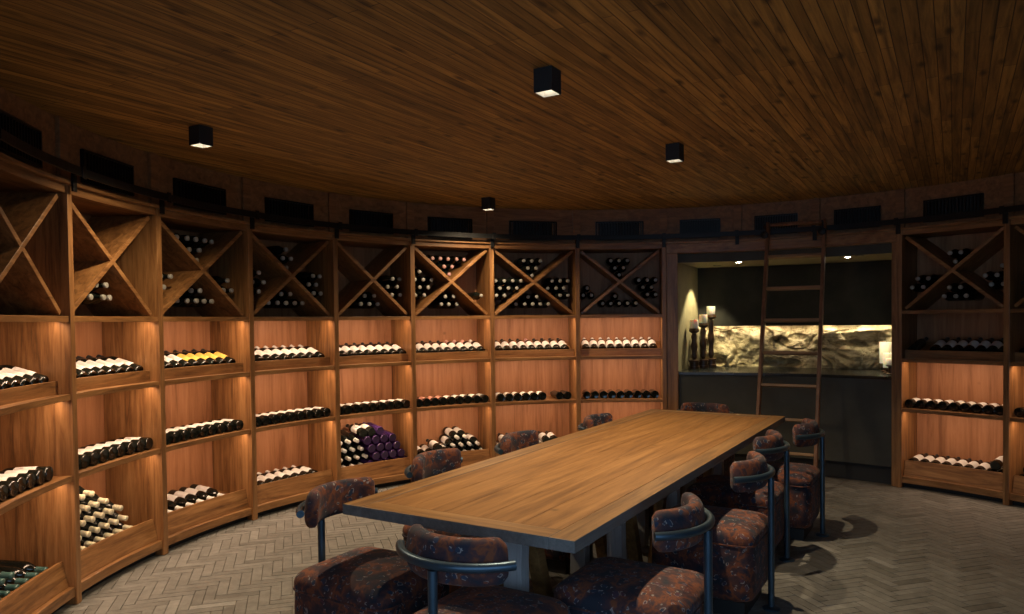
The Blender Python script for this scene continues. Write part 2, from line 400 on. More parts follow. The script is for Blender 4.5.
def cabinet(idx, a0, a1, right_panel, label):
    am, h = (a0+a1)/2, half(a0, a1)
    loc, rz = bayframe(am)
    root = empty('wine_cabinet', loc, rz); tag(root, label, 'cabinet', 'oak wine cabinets round the wall')
    dt = POSTW/R
    def panel(t):
        m = Matrix.Translation((0, -R, 0)) @ Matrix.Rotation(-t, 4, 'Z')
        MB().box(-POSTW, POSTW, R-.004, R+DEPTH+.01, 0, 2.2495, m).build('side_panel', M['oak_z'], root, bevel=.003)
    panel(-h)
    if right_panel: panel(h)
    i0, i1 = -h+dt, h-dt
    MB().arcbox(-h, h, R+DEPTH+.0102, R+DEPTH+.022, .0, Z_HDR+.06).build('back_panel', M['back'], root)
    for z in (Z_X, Z_S2, Z_S3):
        MB().arc(i0, i1, [(R+.004, z-SH), (R+.020, z-SH), (R+.024, z-.018), (R+DEPTH+.01, z-.018), (R+DEPTH+.01, z), (R+.004, z)]).build('shelf', M['oak_x'], root, bevel=.002)
    # base rail with dark recess under it, bottom tray
    MB().arcbox(i0, i1, R+.006, R+DEPTH, .044, .098).build('base_rail', M['oak_x'], root, bevel=.003)
    MB().arcbox(i0, i1, R+.06, R+.075, 0, .044).build('toe_kick', M['blackmatte'], root)
    tr = MB().arc(i0+.001, i1-.001, [(R+.036, .099), (R+.054, .099), (R+.086, .235), (R+.068, .237)]).build('tray_front', M['oak_x'], root, bevel=.002)
    MB().arc(i0+.001, i1-.001, [(R+.078, .152), (R+DEPTH+.009, .196), (R+DEPTH+.009, .210), (R+.078, .166)]).build('tray_floor', M['oak_x'], root)
    # sloping display tray on the second shelf
    MB().arcbox(i0+.001, i1-.001, R+.068, R+.084, Z_S2, 1.206).build('display_front', M['oak_x'], root, bevel=.002)
    MB().arc(i0+.001, i1-.001, [(R+.085, Z_S2+.001), (R+DEPTH-.002, Z_S2+.12), (R+DEPTH-.002, Z_S2+.135), (R+.085, Z_S2+.016)]).build('display_floor', M['oak_x'], root)
    # header and ledge
    MB().arcbox(i0-.0005, i1+.0005, R+.004, R+DEPTH, Z_HDR, 2.250).build('header', M['oak_x'], root, bevel=.003)
    MB().arcbox(-h, h, R-.022, R+DEPTH, 2.250, 2.270).build('top_ledge', M['oak_x'], root, bevel=.003)
    # crossed boards
    wi = (R+.02)*(h-dt)
    z0, z1 = Z_X, Z_HDR
    d = Vector((2*wi, 0, z1-z0)); nrm = Vector((-d.z, 0, d.x)).normalized()*.013
    for sgn in (1, -1):
        p = [(-sgn*wi, z0), (sgn*wi, z1)]
        dx, dz = p[1][0]-p[0][0], p[1][1]-p[0][1]; l = math.hypot(dx, dz); nx, nz = -dz/l*.014, dx/l*.014
        sh = .024  # pull the ends in so that they stay inside the compartment
        ux, uz = dx/l*sh, dz/l*sh
        a = (p[0][0]+ux, p[0][1]+uz); b = (p[1][0]-ux, p[1][1]-uz)
        y0, y1 = (.012, .40) if sgn == 1 else (.0135, .399)
        P = []
        for y in (y0, y1): pass
        P = [(a[0]-nx, y0, a[1]-nz), (b[0]-nx, y0, b[1]-nz), (b[0]-nx, y1, b[1]-nz), (a[0]-nx, y1, a[1]-nz),
             (a[0]+nx, y0, a[1]+nz), (b[0]+nx, y0, b[1]+nz), (b[0]+nx, y1, b[1]+nz), (a[0]+nx, y1, a[1]+nz)]
        m = MB(); m.hexa([Vector(q) for q in P]); m.build('cross_board', M['oak_x'], root, bevel=.002)
    # light strips under the three shelves
    k = {0: .8, 1: .9, 9: .75, 10: .75}.get(idx, 1.0)
    t0, t1 = i0+.004, i1-.004
    led(root, t0, t1, R+.040, Z_X-.018, LED_P*k*(0 if idx in (9, 10) else 1))
    led(root, t0, t1, R+.040, Z_S2-.018, LED_P*k)
    led(root, t0, t1, R+.040, Z_S3-.018, LED_P*k*.9)
    return root
CABL = {0: 'oak wine cabinet cut off by the left edge, empty cross bin on top',
        1: 'second oak wine cabinet from left, pyramid of cream-capped bottles in its low tray',
        2: 'third oak wine cabinet from left, yellow-labelled bottles on its display tray',
        3: 'fourth oak wine cabinet from left, all white labels on its display tray',
        4: 'fifth oak wine cabinet from left, purple bottles stacked in its low tray',
        5: 'sixth oak wine cabinet from left, pink-capped bottles in its cross bin',
        6: 'seventh oak wine cabinet from left, second one left of the stone niche',
        7: 'eighth oak wine cabinet, directly left of the stone niche',
        9: 'oak wine cabinet directly right of the stone niche',
        10: 'oak wine cabinet cut off by the right edge'}
for idx, a0, a1 in BAYS:
    cabinet(idx, a0, a1, idx in (7, 10), CABL[idx])

# ------------------------------------------------------------------ frieze, vents, rail, walls
def world_arc(name, a0, a1, prof, mat, n, kind='structure', label=None, cat=None, parent=None, bevel=None):
    am = (a0+a1)/2; loc, rz = bayframe(am)
    o = MB().arc(a0-am, a1-am, prof, n).build(name, mat, parent, loc=loc, rot=(0, 0, rz), bevel=bevel)
    if label: tag(o, label, cat, kind=kind)
    return o
RF = R+.045
F0, F1 = ANG[0], ANG[11]
world_arc('trim_1', F0, F1, [(RF, 2.270), (RF+.03, 2.270), (RF+.03, CEIL-.001), (RF, CEIL-.001)], M['frieze'], 60,
          label='dark timber frieze between the cabinets and the ceiling', cat='frieze')
NICHE_DIV = [ANG[8]+(ANG[9]-ANG[8])*f for f in (1/3, 2/3)]
divs = [ANG[k] for k in range(0, 9)]+NICHE_DIV+[ANG[k] for k in (9, 10, 11)]
for k, a in enumerate(divs):
    loc, rz = bayframe(a)
    o = MB().box(-.036, .036, RF-R-.026, RF-R-.0005, 2.271, CEIL-.002).build('trim_%d' % (k+2), M['frieze'], None, loc=loc, rot=(0, 0, rz), bevel=.003)
    tag(o, 'upright timber batten on the frieze', 'batten', kind='structure')
VL = ['black slatted air vent above the leftmost cabinet', 'black slatted air vent above the second cabinet from left',
      'black slatted air vent above the third cabinet from left', 'black slatted air vent above the fourth cabinet from left',
      'black slatted air vent above the fifth cabinet from left', 'black slatted air vent above the sixth cabinet from left',
      'black slatted air vent above the seventh cabinet from left', 'black slatted air vent above the eighth cabinet from left',
      'black slatted air vent above the left end of the stone niche', 'black slatted air vent behind the top of the ladder',
      'black slatted air vent above the right end of the stone niche', 'black slatted air vent above the cabinet right of the niche',
      'black slatted air vent above the cabinet at the right edge']
for k, (a, b) in enumerate(zip(divs, divs[1:])):
    m0, m1 = a+(b-a)*.22, a+(b-a)*.775
    am = (m0+m1)/2; hh = (m1-m0)/2; loc, rz = bayframe(am)
    root = empty('air_vent', loc, rz); tag(root, VL[k], 'vent', 'air vents in the frieze')
    y1 = RF-R-.0005; z0, z1 = 2.300, 2.487
    hw = R*hh
    f = MB(); t = .012
    f.box(-hw, hw, y1-.03, y1, z0, z0+t).box(-hw, hw, y1-.03, y1, z1-t, z1).box(-hw, -hw+t, y1-.03, y1, z0+t, z1-t).box(hw-t, hw, y1-.03, y1, z0+t, z1-t)
    f.build('frame', M['vent'], root)
    MB().box(-hw+t, hw-t, y1-.006, y1, z0+t, z1-t).build('backing', M['blackmatte'], root)
    sl = MB(); ns = 16
    for i in range(ns):
        x = -hw+t+(2*hw-2*t)*(i+.5)/ns
        sl.box(x-.004, x+.004, y1-.024, y1-.007, z0+t, z1-t)
    sl.build('slats', M['vent'], root)
# the black ladder rail
rail = empty('ladder_rail', polar(0, R)); tag(rail, 'long black metal ladder rail running above the cabinets', 'rail')
RR = R-.075
am = (F0+F1)/2
MB().arcbox(F0, F1, RR-.006, RR+.006, 2.295, 2.340, 64).build('bar', M['black'], rail)
for a in [ANG[k] for k in range(1, 11)]+NICHE_DIV:
    m = Matrix.Translation((0, -R, 0)) @ Matrix.Rotation(-a, 4, 'Z')
    b = MB(); b.box(-.016, .016, RR+.0065, R-.0225, 2.302, 2.332, m)
    b.box(-.018, .018, R-.036, R-.0225, 2.215, 2.345, m)
    b.box(-.018, .018, RR-.012, RR-.0065, 2.285, 2.350, m)
    b.build('bracket', M['black'], rail, bevel=.002)

# outer walls and the doorway the picture is taken from
def outer(name, a0, a1, label):
    world_arc(name, a0, a1, [(R+DEPTH+.03, 0), (R+DEPTH+.13, 0), (R+DEPTH+.13, CEIL), (R+DEPTH+.03, CEIL)], M['plaster'], 24, label=label, cat='wall')
outer('wall_left', -1.86, ANG[8]-.03, 'plaster wall behind the cabinets on the left')
outer('wall_right', ANG[9]+.03, 1.28, 'plaster wall behind the cabinets on the right')
world_arc('wall_front', 1.28, 2.98, [(R+.02, 0), (R+.12, 0), (R+.12, CEIL), (R+.02, CEIL)], M['frieze'], 24, label='timber wall right of the entrance', cat='wall')
world_arc('wall_back', -2.55, -1.86, [(R+.02, 0), (R+.12, 0), (R+.12, CEIL), (R+.02, CEIL)], M['frieze'], 16, label='timber wall left of the entrance', cat='wall')

# ------------------------------------------------------------------ niche
A8, A9 = ANG[8], ANG[9]
na, nh = (A8+A9)/2, (A9-A8)/2
nloc, nrz = bayframe(na)
RB = R+1.02            # back of the niche
ZC = 2.07
def nprism(name, mat, t0, t1, prof, label, cat, n=14, kind='structure', parent=None, bevel=None, smooth=None):
    o = MB().arc(t0, t1, prof, n).build(name, mat, parent, loc=None if parent else nloc, rot=None if parent else (0, 0, nrz), bevel=bevel)
    if label: tag(o, label, cat, kind=kind)
    return o
dt = POSTW/R
fr = .135/R
# wooden surround: two jambs and a head board
nprism('trim_30', M['oak_z'], -nh+dt+.0005, -nh+fr, [(R+.006, 0), (R+.12, 0), (R+.12, 2.155), (R+.006, 2.155)], 'left timber jamb of the stone niche', 'jamb', 2, bevel=.003)
nprism('trim_31', M['oak_z'], nh-dt-.012, nh-dt-.0005, [(R+.006, 0), (R+.12, 0), (R+.12, 2.155), (R+.006, 2.155)], 'right timber jamb of the stone niche', 'jamb', 2, bevel=.003)
nprism('trim_32', M['oak_x'], -nh+dt+.0005, nh-dt-.0005, [(R+.004, 2.156), (R+.12, 2.156), (R+.12, 2.2495), (R+.004, 2.2495)], 'timber head board over the stone niche', 'head board', bevel=.003)
nprism('trim_33', M['oak_x'], -nh, nh, [(R-.022, 2.250), (R+.12, 2.250), (R+.12, 2.2695), (R-.022, 2.2695)], 'timber ledge over the stone niche', 'ledge', bevel=.003)
# right hand post of the niche is the panel of the next cabinet; plaster box behind
XL, XR = -.945, 1.040
def tx(x, r): return math.asin(x/r)
def wide(name, mat, prof, label=None, cat=None, n=14, parent=None, bevel=None):
    return nprism(name, mat, 0, 1, [(r, z, tx(XL+.001, r), tx(XR-.001, r)) for r, z in prof], label, cat, n, parent=parent, bevel=bevel)
ya, yb_ = (R+.121)*math.cos(nh)-R+.03, RB+.28-R
for nm, x0, x1, lb in (('wall_niche_left', XL-.02, XL, 'olive plaster left side wall of the niche'), ('wall_niche_right', XR, XR+.02, 'plaster right side wall of the niche')):
    o = MB().box(x0, x1, ya, yb_, 0, 2.24).build(nm, M['plaster'], None, loc=nloc, rot=(0, 0, nrz)); tag(o, lb, 'wall', kind='structure')
wide('ceiling_niche', M['plaster'], [(R+.13, ZC), (RB+.3, ZC), (RB+.3, ZC+.10), (R+.13, ZC+.10)], 'low plaster ceiling of the niche', 'ceiling')
wide('wall_niche', M['slate'], [(RB+.22, 0), (RB+.3, 0), (RB+.3, ZC-.001), (RB+.22, ZC-.001)], 'dark back wall of the niche', 'wall')
wide('trim_34', M['slate'], [(R+.121, ZC-.002), (R+.129, ZC-.002), (R+.129, 2.248), (R+.121, 2.248)], 'plaster band under the head of the niche, coloured dark for its shade', 'band')  # unlit plaster drop; its shade is put into the dark colour
# bar counter
bar = empty('bar_counter', nloc, nrz); tag(bar, 'dark curved bar counter with black stone top in the niche', 'counter')
t0, t1 = -nh+fr+.002, nh-dt-.014
nprism('counter_front', M['slate'], t0, t1, [(R+.03, .165), (R+.06, .165), (R+.06, .940), (R+.03, .940)], None, None, parent=bar)
nprism('toe_kick', M['blackmatte'], t0, t1, [(R+.075, .0), (R+.09, .0), (R+.09, .1645), (R+.075, .1645)], None, None, parent=bar)
MB().arc(t0, t1, [(R+.015, .9405), (R+.118, .9405), (R+.118, .968), (R+.015, .968)], 14).build('counter_edge', M['counter'], bar, bevel=.002)
wide('counter_top', M['counter'], [(R+.1185, .9405), (RB+.215, .9405), (RB+.215, .968), (R+.1185, .968)], parent=bar)
# dark upper panel that hides the rock light
def rock_sheet(name, t0, t1, z0, z1, rbase, nt_, nz_, fn, mat, thick):
    bm = bmesh.new(); rows = []
    for j in range(nz_+1):
        z = z0+(z1-z0)*j/nz_; row = []
        for i in range(nt_+1):
            t = tx(XL+.003, rbase)+(tx(XR-.003, rbase)-tx(XL+.003, rbase))*i/nt_
            r = rbase-fn(t*R, z, i/nt_, j/nz_)
            row.append(bm.verts.new((r*math.sin(t), r*math.cos(t)-R, z)))
        rows.append(row)
    for a, b in zip(rows, rows[1:]):
        for i in range(nt_): bm.faces.new((a[i], a[i+1], b[i+1], b[i]))
    # close with a flat back
    rb = rbase+thick; ta, tb = tx(XL+.003, rb), tx(XR-.003, rb)
    br = [[bm.verts.new((rb*math.sin(ta+(tb-ta)*i/nt_), rb*math.cos(ta+(tb-ta)*i/nt_)-R, z)) for i in range(nt_+1)] for z in (z0, z1)]
    for i in range(nt_):
        bm.faces.new((br[0][i], br[1][i], br[1][i+1], br[0][i+1]))
        bm.faces.new((rows[0][i], br[0][i], br[0][i+1], rows[0][i+1]))
        bm.faces.new((rows[-1][i+1], br[1][i+1], br[1][i], rows[-1][i]))
    mb = MB(); mb.bm = bm
    return mb.build(name, mat, None, smooth=50, loc=nloc, rot=(0, 0, nrz))
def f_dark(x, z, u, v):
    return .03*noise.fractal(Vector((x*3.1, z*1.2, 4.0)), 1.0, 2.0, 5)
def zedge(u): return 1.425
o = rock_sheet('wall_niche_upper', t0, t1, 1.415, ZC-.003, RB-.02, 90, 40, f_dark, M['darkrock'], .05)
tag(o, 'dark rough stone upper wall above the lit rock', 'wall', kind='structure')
def f_rock(x, z, u, v):
    p = Vector((x*1.9, z*2.3, 1.7))
    w = Vector((noise.noise(p*1.5), noise.noise(p*1.5+Vector((5, 2, 9))), 0))*.5
    h = .20*(1-v)+.10*noise.ridged_multi_fractal(p+w, 1.0, 2.1, 5, 1.0, 2.0)-.09
    h += .05*noise.fractal(p*2.3+w, .9, 2.0, 5)
    q = Vector((x*1.7, z*2.2, .4))+w*.9
    d, pts = noise.voronoi(q)
    e = max(0, .07-(d[1]-d[0]))/.07
    h -= .06*e*(1-.6*v)
    # slanting boulder right of the ladder and the dark hollow beside it
    s1 = ((u-.70)+.22*(v-.6))/.045
    if abs(s1) < 1 and v > .30: h += .07*math.sqrt(1-s1*s1)*min(1, (v-.30)/.1)
    for bu, bv, su, sv, a in HOLLOW:
        k = ((u-bu)/su)**2+((v-bv)/sv)**2
        if k < 1: h += a*(1-k)**.5
    h += .016*noise.fractal(Vector((x*15, z*15, 2.0)), .8, 2.0, 4)
    return max(-.09, min(h, .085+.9*max(0, .72-v)))
HOLLOW = [(.42, .45, .055, .13, -.11), (.37, .09, .05, .10, -.10), (.46, .07, .09, .10, -.09), (.79, .20, .07, .22, .10), (.78, .42, .09, .08, -.09),
          (.52, .55, .05, .07, -.06), (.17, .10, .03, .12, .05), (.90, .12, .05, .14, .06), (.08, .12, .07, .12, -.06)]
o = rock_sheet('wall_niche_rock', t0, t1, .9685, 1.55, RB+.16, 210, 80, f_rock, M['rock'], .045)
tag(o, 'rough pale limestone rock face glowing behind the bar counter', 'rock wall', kind='structure')
# hidden strip light behind the dark panel's lower edge
st = MB().arcbox(-.22, .235, RB+.032, RB+.042, 1.424, 1.431, 12).build('strip_lamp', M['led'], None, loc=nloc, rot=(0, 0, nrz))
tag(st, 'warm light strip behind the dark stone panel over the rock', 'light strip')
for k in range(6):
    f0 = -.22+.455*(k+.5)/6
    L = bpy.data.lights.new('rock_light', 'AREA'); L.shape = 'RECTANGLE'; L.size = .30; L.size_y = .02; L.energy = 4.6; L.color = (1.0, .88, .60)
    lo = bpy.data.objects.new('rock_light', L); COL.objects.link(lo); lo.parent = st
    rr = RB+.022
    lo.location = (rr*math.sin(f0), rr*math.cos(f0)-R, 1.419); lo.rotation_euler = (.12, 0, -f0)

# recessed spots in the niche ceiling
def spot(parent, loc, energy, angle, blend, col, rad=.02, target=None, name='spot_light'):
    L = bpy.data.lights.new(name, 'SPOT'); L.energy = energy; L.spot_size = angle; L.spot_blend = blend; L.color = col; L.shadow_soft_size = rad
    o = bpy.data.objects.new(name, L); COL.objects.link(o); o.location = loc; o.parent = parent
    if target is not None:
        d = (Vector(target)-Vector(loc)).normalized(); o.rotation_euler = d.to_track_quat('-Z', 'Y').to_euler()
    return o
def nlocal(x, y, z=0.0): return nloc+Matrix.Rotation(nrz, 3, 'Z') @ Vector((x, y, z))
def recessed(a, r, label, energy, ang, col, tgt=None, deep=False):
    root = empty('recessed_spotlight', polar(a, r, ZC)); tag(root, label, 'ceiling light', 'recessed spotlights in the niche ceiling')
    MB().lathe([(.028, -.004), (.040, -.004), (.042, -.0005), (.028, -.0005)], 24, caps=False).build('trim_ring', M['slate'], root, smooth=40)
    MB().lathe([(.027, -.0038), (.0, -.0034)] if not deep else [(.027, -.002), (.0, -.002)], 20, caps=False).build('lens', M['lamp'] if not deep else M['chrome'], root)
    spot(root, (0, 0, -.012), energy, ang, .35, col, .015, tgt)
recessed(.3626, R+.31, 'small round spotlight in the niche ceiling left of the ladder', 6, 1.2, (1, .82, .5))
recessed(.637, R+.32, 'small round spotlight in the niche ceiling right of the ladder', 6, 1.2, (1, .82, .5))
pw = nlocal(XL+.27, .62); aw, rw = math.atan2(pw.x-CX, pw.y-CY), math.hypot(pw.x-CX, pw.y-CY)
recessed(aw, rw, 'small round spotlight close to the niche side wall over the candlesticks', 60, 1.45, (1, .86, .50), tgt=(-.15, .0, -1), deep=True)
pw = nlocal(.72, .14); aw, rw = math.atan2(pw.x-CX, pw.y-CY), math.hypot(pw.x-CX, pw.y-CY)
recessed(aw, rw, 'small round spotlight over the candles at the right end of the counter', 95, .75, (1, .86, .56), tgt=tuple(Matrix.Rotation(nrz, 3, 'Z') @ Vector((.27, .20, -1))), deep=True)

# candlesticks and candles
def candlestick(x, y, z, h, s, label):
    root = empty('candlestick', (x, y, z)); tag(root, label, 'candlestick', 'turned candlesticks on the bar counter')
    MB().lathe([(.055*s, 0), (.058*s, .006), (.056*s, .03), (.048*s, .034), (.050*s, .075), (.058*s, .08), (.058*s, .092), (.03*s, .10)], 24).build('base', M['stick'], root, smooth=40)
    a, b = .10, h-.055
    prof = [(.018*s, a+.0005)]
    for k in range(1, 12):
        f = k/12; r = .020+.013*math.sin(f*PI)+.006*math.sin(f*PI*5)
        prof.append((r*s, a+(b-a)*f))
    prof.append((.02*s, b))
    MB().lathe(prof, 20).build('stem', M['stick'], root, smooth=50)
    MB().lathe([(.02*s, b+.0005), (.045*s, b+.015), (.056*s, b+.032), (.052*s, b+.04), (.048*s, b+.055), (.002, b+.055)], 24).build('cup', M['stick'], root, smooth=40)
    return root
def candle(x, y, z, r, h, label, grp):
    root = empty('pillar_candle', (x, y, z)); tag(root, label, 'candle', grp)
    MB().lathe([(r*.98, 0), (r, .004), (r, h-.006), (r*.95, h), (r*.5, h-.004), (.002, h-.006)], 24).build('wax_body', M['wax'], root, smooth=40)
    MB().tube([(0, 0, h-.006), (.001, 0, h+.004), (.003, 0, h+.012)], .0015, 6).build('wick', M['blackmatte'], root)
CZ_ = .9682
for (x, y, h, lab, cl) in (
        (-.866, .37, .43, 'shortest dark turned candlestick, nearest of the three on the left', 'white candle on the shortest, nearest left candlestick'),
        (-.810, .55, .485, 'middle dark turned candlestick of the three on the left', 'white candle on the middle left candlestick'),
        (-.762, .72, .575, 'tallest dark turned candlestick, farthest of the three on the left', 'white candle on the tallest, farthest left candlestick')):
    p = nlocal(x, y, CZ_)
    candlestick(p.x, p.y, p.z, h, 1.0, lab); candle(p.x, p.y, p.z+h+.0005, .045, .09, cl, 'candles on the left candlesticks')
for (x, y, sh, r, h, lab, cl) in ((.942, .55, .08, .060, .205, 'farthest short dark candle stand at right end of counter', 'tallest wide white candle at right end of counter'),
                           (.966, .35, .05, .052, .137, 'middle short dark candle stand at right end of counter', 'middle wide white candle at right end of counter'),
                           (.985, .17, .085, .048, .060, 'nearest short dark candle stand at right end of counter', 'lowest, nearest wide white candle at right end of counter')):
    p = nlocal(x, y, CZ_)
    st_ = empty('candle_stand', p); tag(st_, lab, 'candle stand', 'candle stands at the right end of the counter')
    MB().lathe([(.045, 0), (.047, .008), (.03, .016), (.028, sh-.014), (.048, sh-.006), (.048, sh), (.002, sh)], 24).build('stand', M['stick'], st_, smooth=40)
    candle(p.x, p.y, p.z+sh+.0005, r, h, cl, 'wide candles at the right end of the counter')

# ------------------------------------------------------------------ ladder
def build_ladder():
    mid = Vector((2.630, 6.782)); rad = (Vector((CX, CY))-mid).normalized(); tan = Vector((-rad.y, rad.x))
    if tan.x < 0: tan = -tan
    H = 2.385; lean = .64
    root = empty('library_ladder', (mid.x+rad.x*lean, mid.y+rad.y*lean, 0), math.atan2(tan.y, tan.x))
    tag(root, 'tall brown wooden library ladder leaning on the black rail', 'ladder')
    # local: x along tangent, y outwards (away from the room)
    ang = math.atan2(lean, H)
    rot = Matrix.Rotation(-ang, 4, 'X')
    Ls = math.hypot(lean, H)
    def at(z): return z/H*Ls
    for sx in (-1, 1):
        MB().box(sx*.245-.014, sx*.245+.014, -.035, .03, .05, Ls, rot).build('stile', M['ladder'], root, bevel=.004)
    for z in (.33, .61, .90, 1.185, 1.475, 1.765, 2.06):
        MB().box(-.2305, .2305, -.03, .026, at(z)-.012, at(z)+.012, rot).build('rung', M['ladder_rung'], root, bevel=.003)
    MB().box(-.2305, .2305, -.015, .015, Ls-.03, Ls-.004, rot).build('top_bar', M['ladder'], root, bevel=.003)
    for sx in (-1, 1):
        # hook and roller at the rail
        b = MB(); zz = 2.30; y = .53
        b.lathe([(.030, -.012), (.034, -.009), (.034, .009), (.030, .012)], 20, Matrix.Translation((sx*.245+.0, y-.065, 2.262)) @ Matrix.Rotation(PI/2, 4, 'X'))
        b.build('roller', M['black'], root, smooth=40)
        b = MB(); b.tube([(sx*.245, y-.03+.02*math.cos(q)-.02, 2.30+.055*math.sin(q)) for q in [-1.3+k*.3 for k in range(11)]], .009, 8)
        b.build('hook', M['black'], root, smooth=50)
        w = MB(); w.lathe([(.042, -.012), (.048, -.008), (.048, .008), (.042, .012)], 24, Matrix.Translation((sx*.284, .0, .048)) @ Matrix.Rotation(PI/2, 4, 'Y'))
        w.build('wheel', M['blackmatte'], root, smooth=40)
        w = MB(); w.box(sx*.284-.022, sx*.284-.0135, -.02, .025, .02, .16).box(sx*.284+.0135, sx*.284+.022, -.02, .025, .02, .16).box(sx*.284-.022, sx*.284+.022, -.02, .025, .1605, .172)
        w.build('wheel_bracket', M['black'], root)
    return root
build_ladder()

# ------------------------------------------------------------------ table
def build_table():
    c = tp(TL_/2, TW_/2)
    root = empty('dining_table', (c.x, c.y, 0), -TA); tag(root, 'long wooden dining table with thick framed top', 'table')
    hx, hy = TW_/2, TL_/2; zt, th = .75, .044
    bd = .10
    m = MB(); n = 5; w = (2*hx-2*bd-.004)/n
    for k in range(n):
        x0 = -hx+bd+.002+k*w
        m.box(x0+.0008, x0+w-.0008, -hy+bd+.003, hy-bd-.003, zt-th, zt-.0012)
    m.build('tabletop', M['table'], root, bevel=.0015)
    for sx in (-1, 1):
        MB().box(*sorted((sx*(hx-bd), sx*hx)), -hy, hy, zt-th, zt).build('edge_board', [M['table_edge'], M['table_side']], root, bevel=.002, sides=1)
        MB().box(-hx+bd+.001, hx-bd-.001, *sorted((sx*(hy-bd), sx*hy)), zt-th, zt).build('end_board', [wood_end, M['table_side']], root, bevel=.002, sides=1)
    for y in (-hy+.33, -hy+1.36, hy-1.36, hy-.33):
        sg = 1 if y < 0 else -1
        MB().box(-.30, .30, y-.05, y+.05, zt-th-.07, zt-th-.0005).build('cross_bearer', M['table_leg'], root, bevel=.004)
        for sx in (-1, 1):
            b = MB()
            p = ((.03, sx*.112, .046), (.30, sx*.106, .043), (.52, sx*.103, .043), (.60, sx*.103, .047), (zt-th-.0705, sx*.106, .056))
            rings = [[b.bm.verts.new(q) for q in ((xc-hw, y-.032, z), (xc+hw, y-.032, z), (xc+hw, y+.032, z), (xc-hw, y+.032, z))] for z, xc, hw in p]
            for r0, r1 in zip(rings, rings[1:]):
                for i in range(4): b.bm.faces.new((r0[i], r0[(i+1) % 4], r1[(i+1) % 4], r1[i]))
            b.bm.faces.new(rings[0][::-1]); b.bm.faces.new(rings[-1])
            b.build('leg', M['table_leg'], root, bevel=.003)
            # raking brace behind each leg
            b = MB(); ya, yb = y+sg*.10, y+sg*.34; x0, x1 = sx*.10-.03, sx*.10+.03
            ya, yb = (ya, yb)
            b.hexa([Vector(q) for q in ((x0, yb-.03, 0), (x1, yb-.03, 0), (x1, yb+.03, 0), (x0, yb+.03, 0), (x0, ya-.03, zt-th-.001), (x1, ya-.03, zt-th-.001), (x1, ya+.03, zt-th-.001), (x0, ya+.03, zt-th-.001))])
            b.build('brace', M['table_edge'], root, bevel=.003)
        MB().box(-.26, .26, y-.045, y+.045, 0.0, .0295).build('foot_board', M['table_leg'], root, bevel=.004)
    MB().box(-.03, .03, -hy+.05, hy-.05, zt-th-.14, zt-th-.0705).build('spine_beam', M['table_leg'], root, bevel=.003)
    return root
wood_end = wood('table_end_oak', (.075, .034, .011), (.185, .092, .029), (.27, .145, .050), axis='x', rough=.45)
build_table()

# ------------------------------------------------------------------ chairs
def build_chair():
    root = empty('dining_chair')
    # seat: upholstered block with a domed, rounded top
    bm = bmesh.new()
    x0, y0, y1 = .238, .04, .575
    def rr(u, inset, z, dome=0):
        pts = []; rc = max(.075-inset*.3, .03); hx, hy = x0-inset, (y1-y0)/2-inset; cy = (y0+y1)/2
        for q, (sx, sy) in enumerate(((1, 1), (-1, 1), (-1, -1), (1, -1))):
            for k in range(6):
                a = q*PI/2+k/5*PI/2
                pts.append((sx*(hx-rc)+rc*math.cos(a), cy+sy*(hy-rc)+rc*math.sin(a), z))
        return pts
    prof = [(.03, .075), (.008, .09), (0, .13), (-.005, .25), (-.004, .35), (0, .366), (-.007, .388), (-.004, .412), (.012, .434), (.045, .450), (.11, .461), (.17, .465)]
    rings = [[bm.verts.new(p) for p in rr(0, i, z)] for i, z in prof]
    n = len(rings[0])
    for a, b in zip(rings, rings[1:]):
        for i in range(n): bm.faces.new((a[i], a[(i+1) % n], b[(i+1) % n], b[i]))
    bm.faces.new(rings[0][::-1]); bm.faces.new(rings[-1])
    mb = MB(); mb.bm = bm
    seat = mb.build('seat', M['fabric'], root, smooth=60)
    md = seat.modifiers.new('sub', 'SUBSURF'); md.levels = md.render_levels = 1
    pip = MB(); pts = rr(0, -.004, .371)
    pip.tube(pts+[pts[0]], .005, 6, caps=False).build('piping', M['fabric'], seat, smooth=60)
    MB().box(-.19, .19, .09, .54, .0, .0745).build('plinth', M['blackmatte'], root)
    # steel frame: post, foot, arc tube
    MB().tube([(0, 0, .0), (0, 0, .35), (0, 0, .6825)], .0165, 16).build('post', M['steel'], root, smooth=50)
    MB().lathe([(.045, 0), (.045, .008), (.035, .014), (.017, .016)], 24).build('foot', M['steel'], root, smooth=40)
    rc = .29; hs = math.radians(56)
    arc = [(rc*math.sin(t), rc-rc*math.cos(t), .70) for t in [-hs+2*hs*k/28 for k in range(29)]]
    MB().tube(arc, .0165, 16).build('back_tube', M['steel'], root, smooth=50)
    # padded backrest inside the arc
    bm = bmesh.new(); hp = math.radians(54); r0 = rc-.0175-.032; K = 26; S = 20
    rings = []
    for k in range(K+1):
        t = -hp+2*hp*k/K
        e = min(1, min(k, K-k)/1.6); sc = .72+.28*math.sin(e*PI/2)
        ring = []
        for i in range(S):
            a = 2*PI*i/S; ca, sa = math.cos(a), math.sin(a)
            rd = .031*math.copysign(abs(ca)**.75, ca)*sc; z = .703+.078*math.copysign(abs(sa)**.6, sa)*sc
            r = r0+rd-.012*max(0, (z-.70)/.09)
            ring.append(bm.verts.new((r*math.sin(t), rc-r*math.cos(t), z)))
        rings.append(ring)
    for a, b in zip(rings, rings[1:]):
        for i in range(S): bm.faces.new((a[i], a[(i+1) % S], b[(i+1) % S], b[i]))
    bm.faces.new(rings[0][::-1]); bm.faces.new(rings[-1])
    mb = MB(); mb.bm = bm; mb.build('backrest', M['fabric'], root, smooth=60)
    return root
chair0 = build_chair()
kids = kid_map(chair0)
f_r = -math.atan2(WV.x, WV.y); f_l = -math.atan2(-WV.x, -WV.y); f_f = -math.atan2(LV.x, LV.y); f_b = -math.atan2(-LV.x, -LV.y)
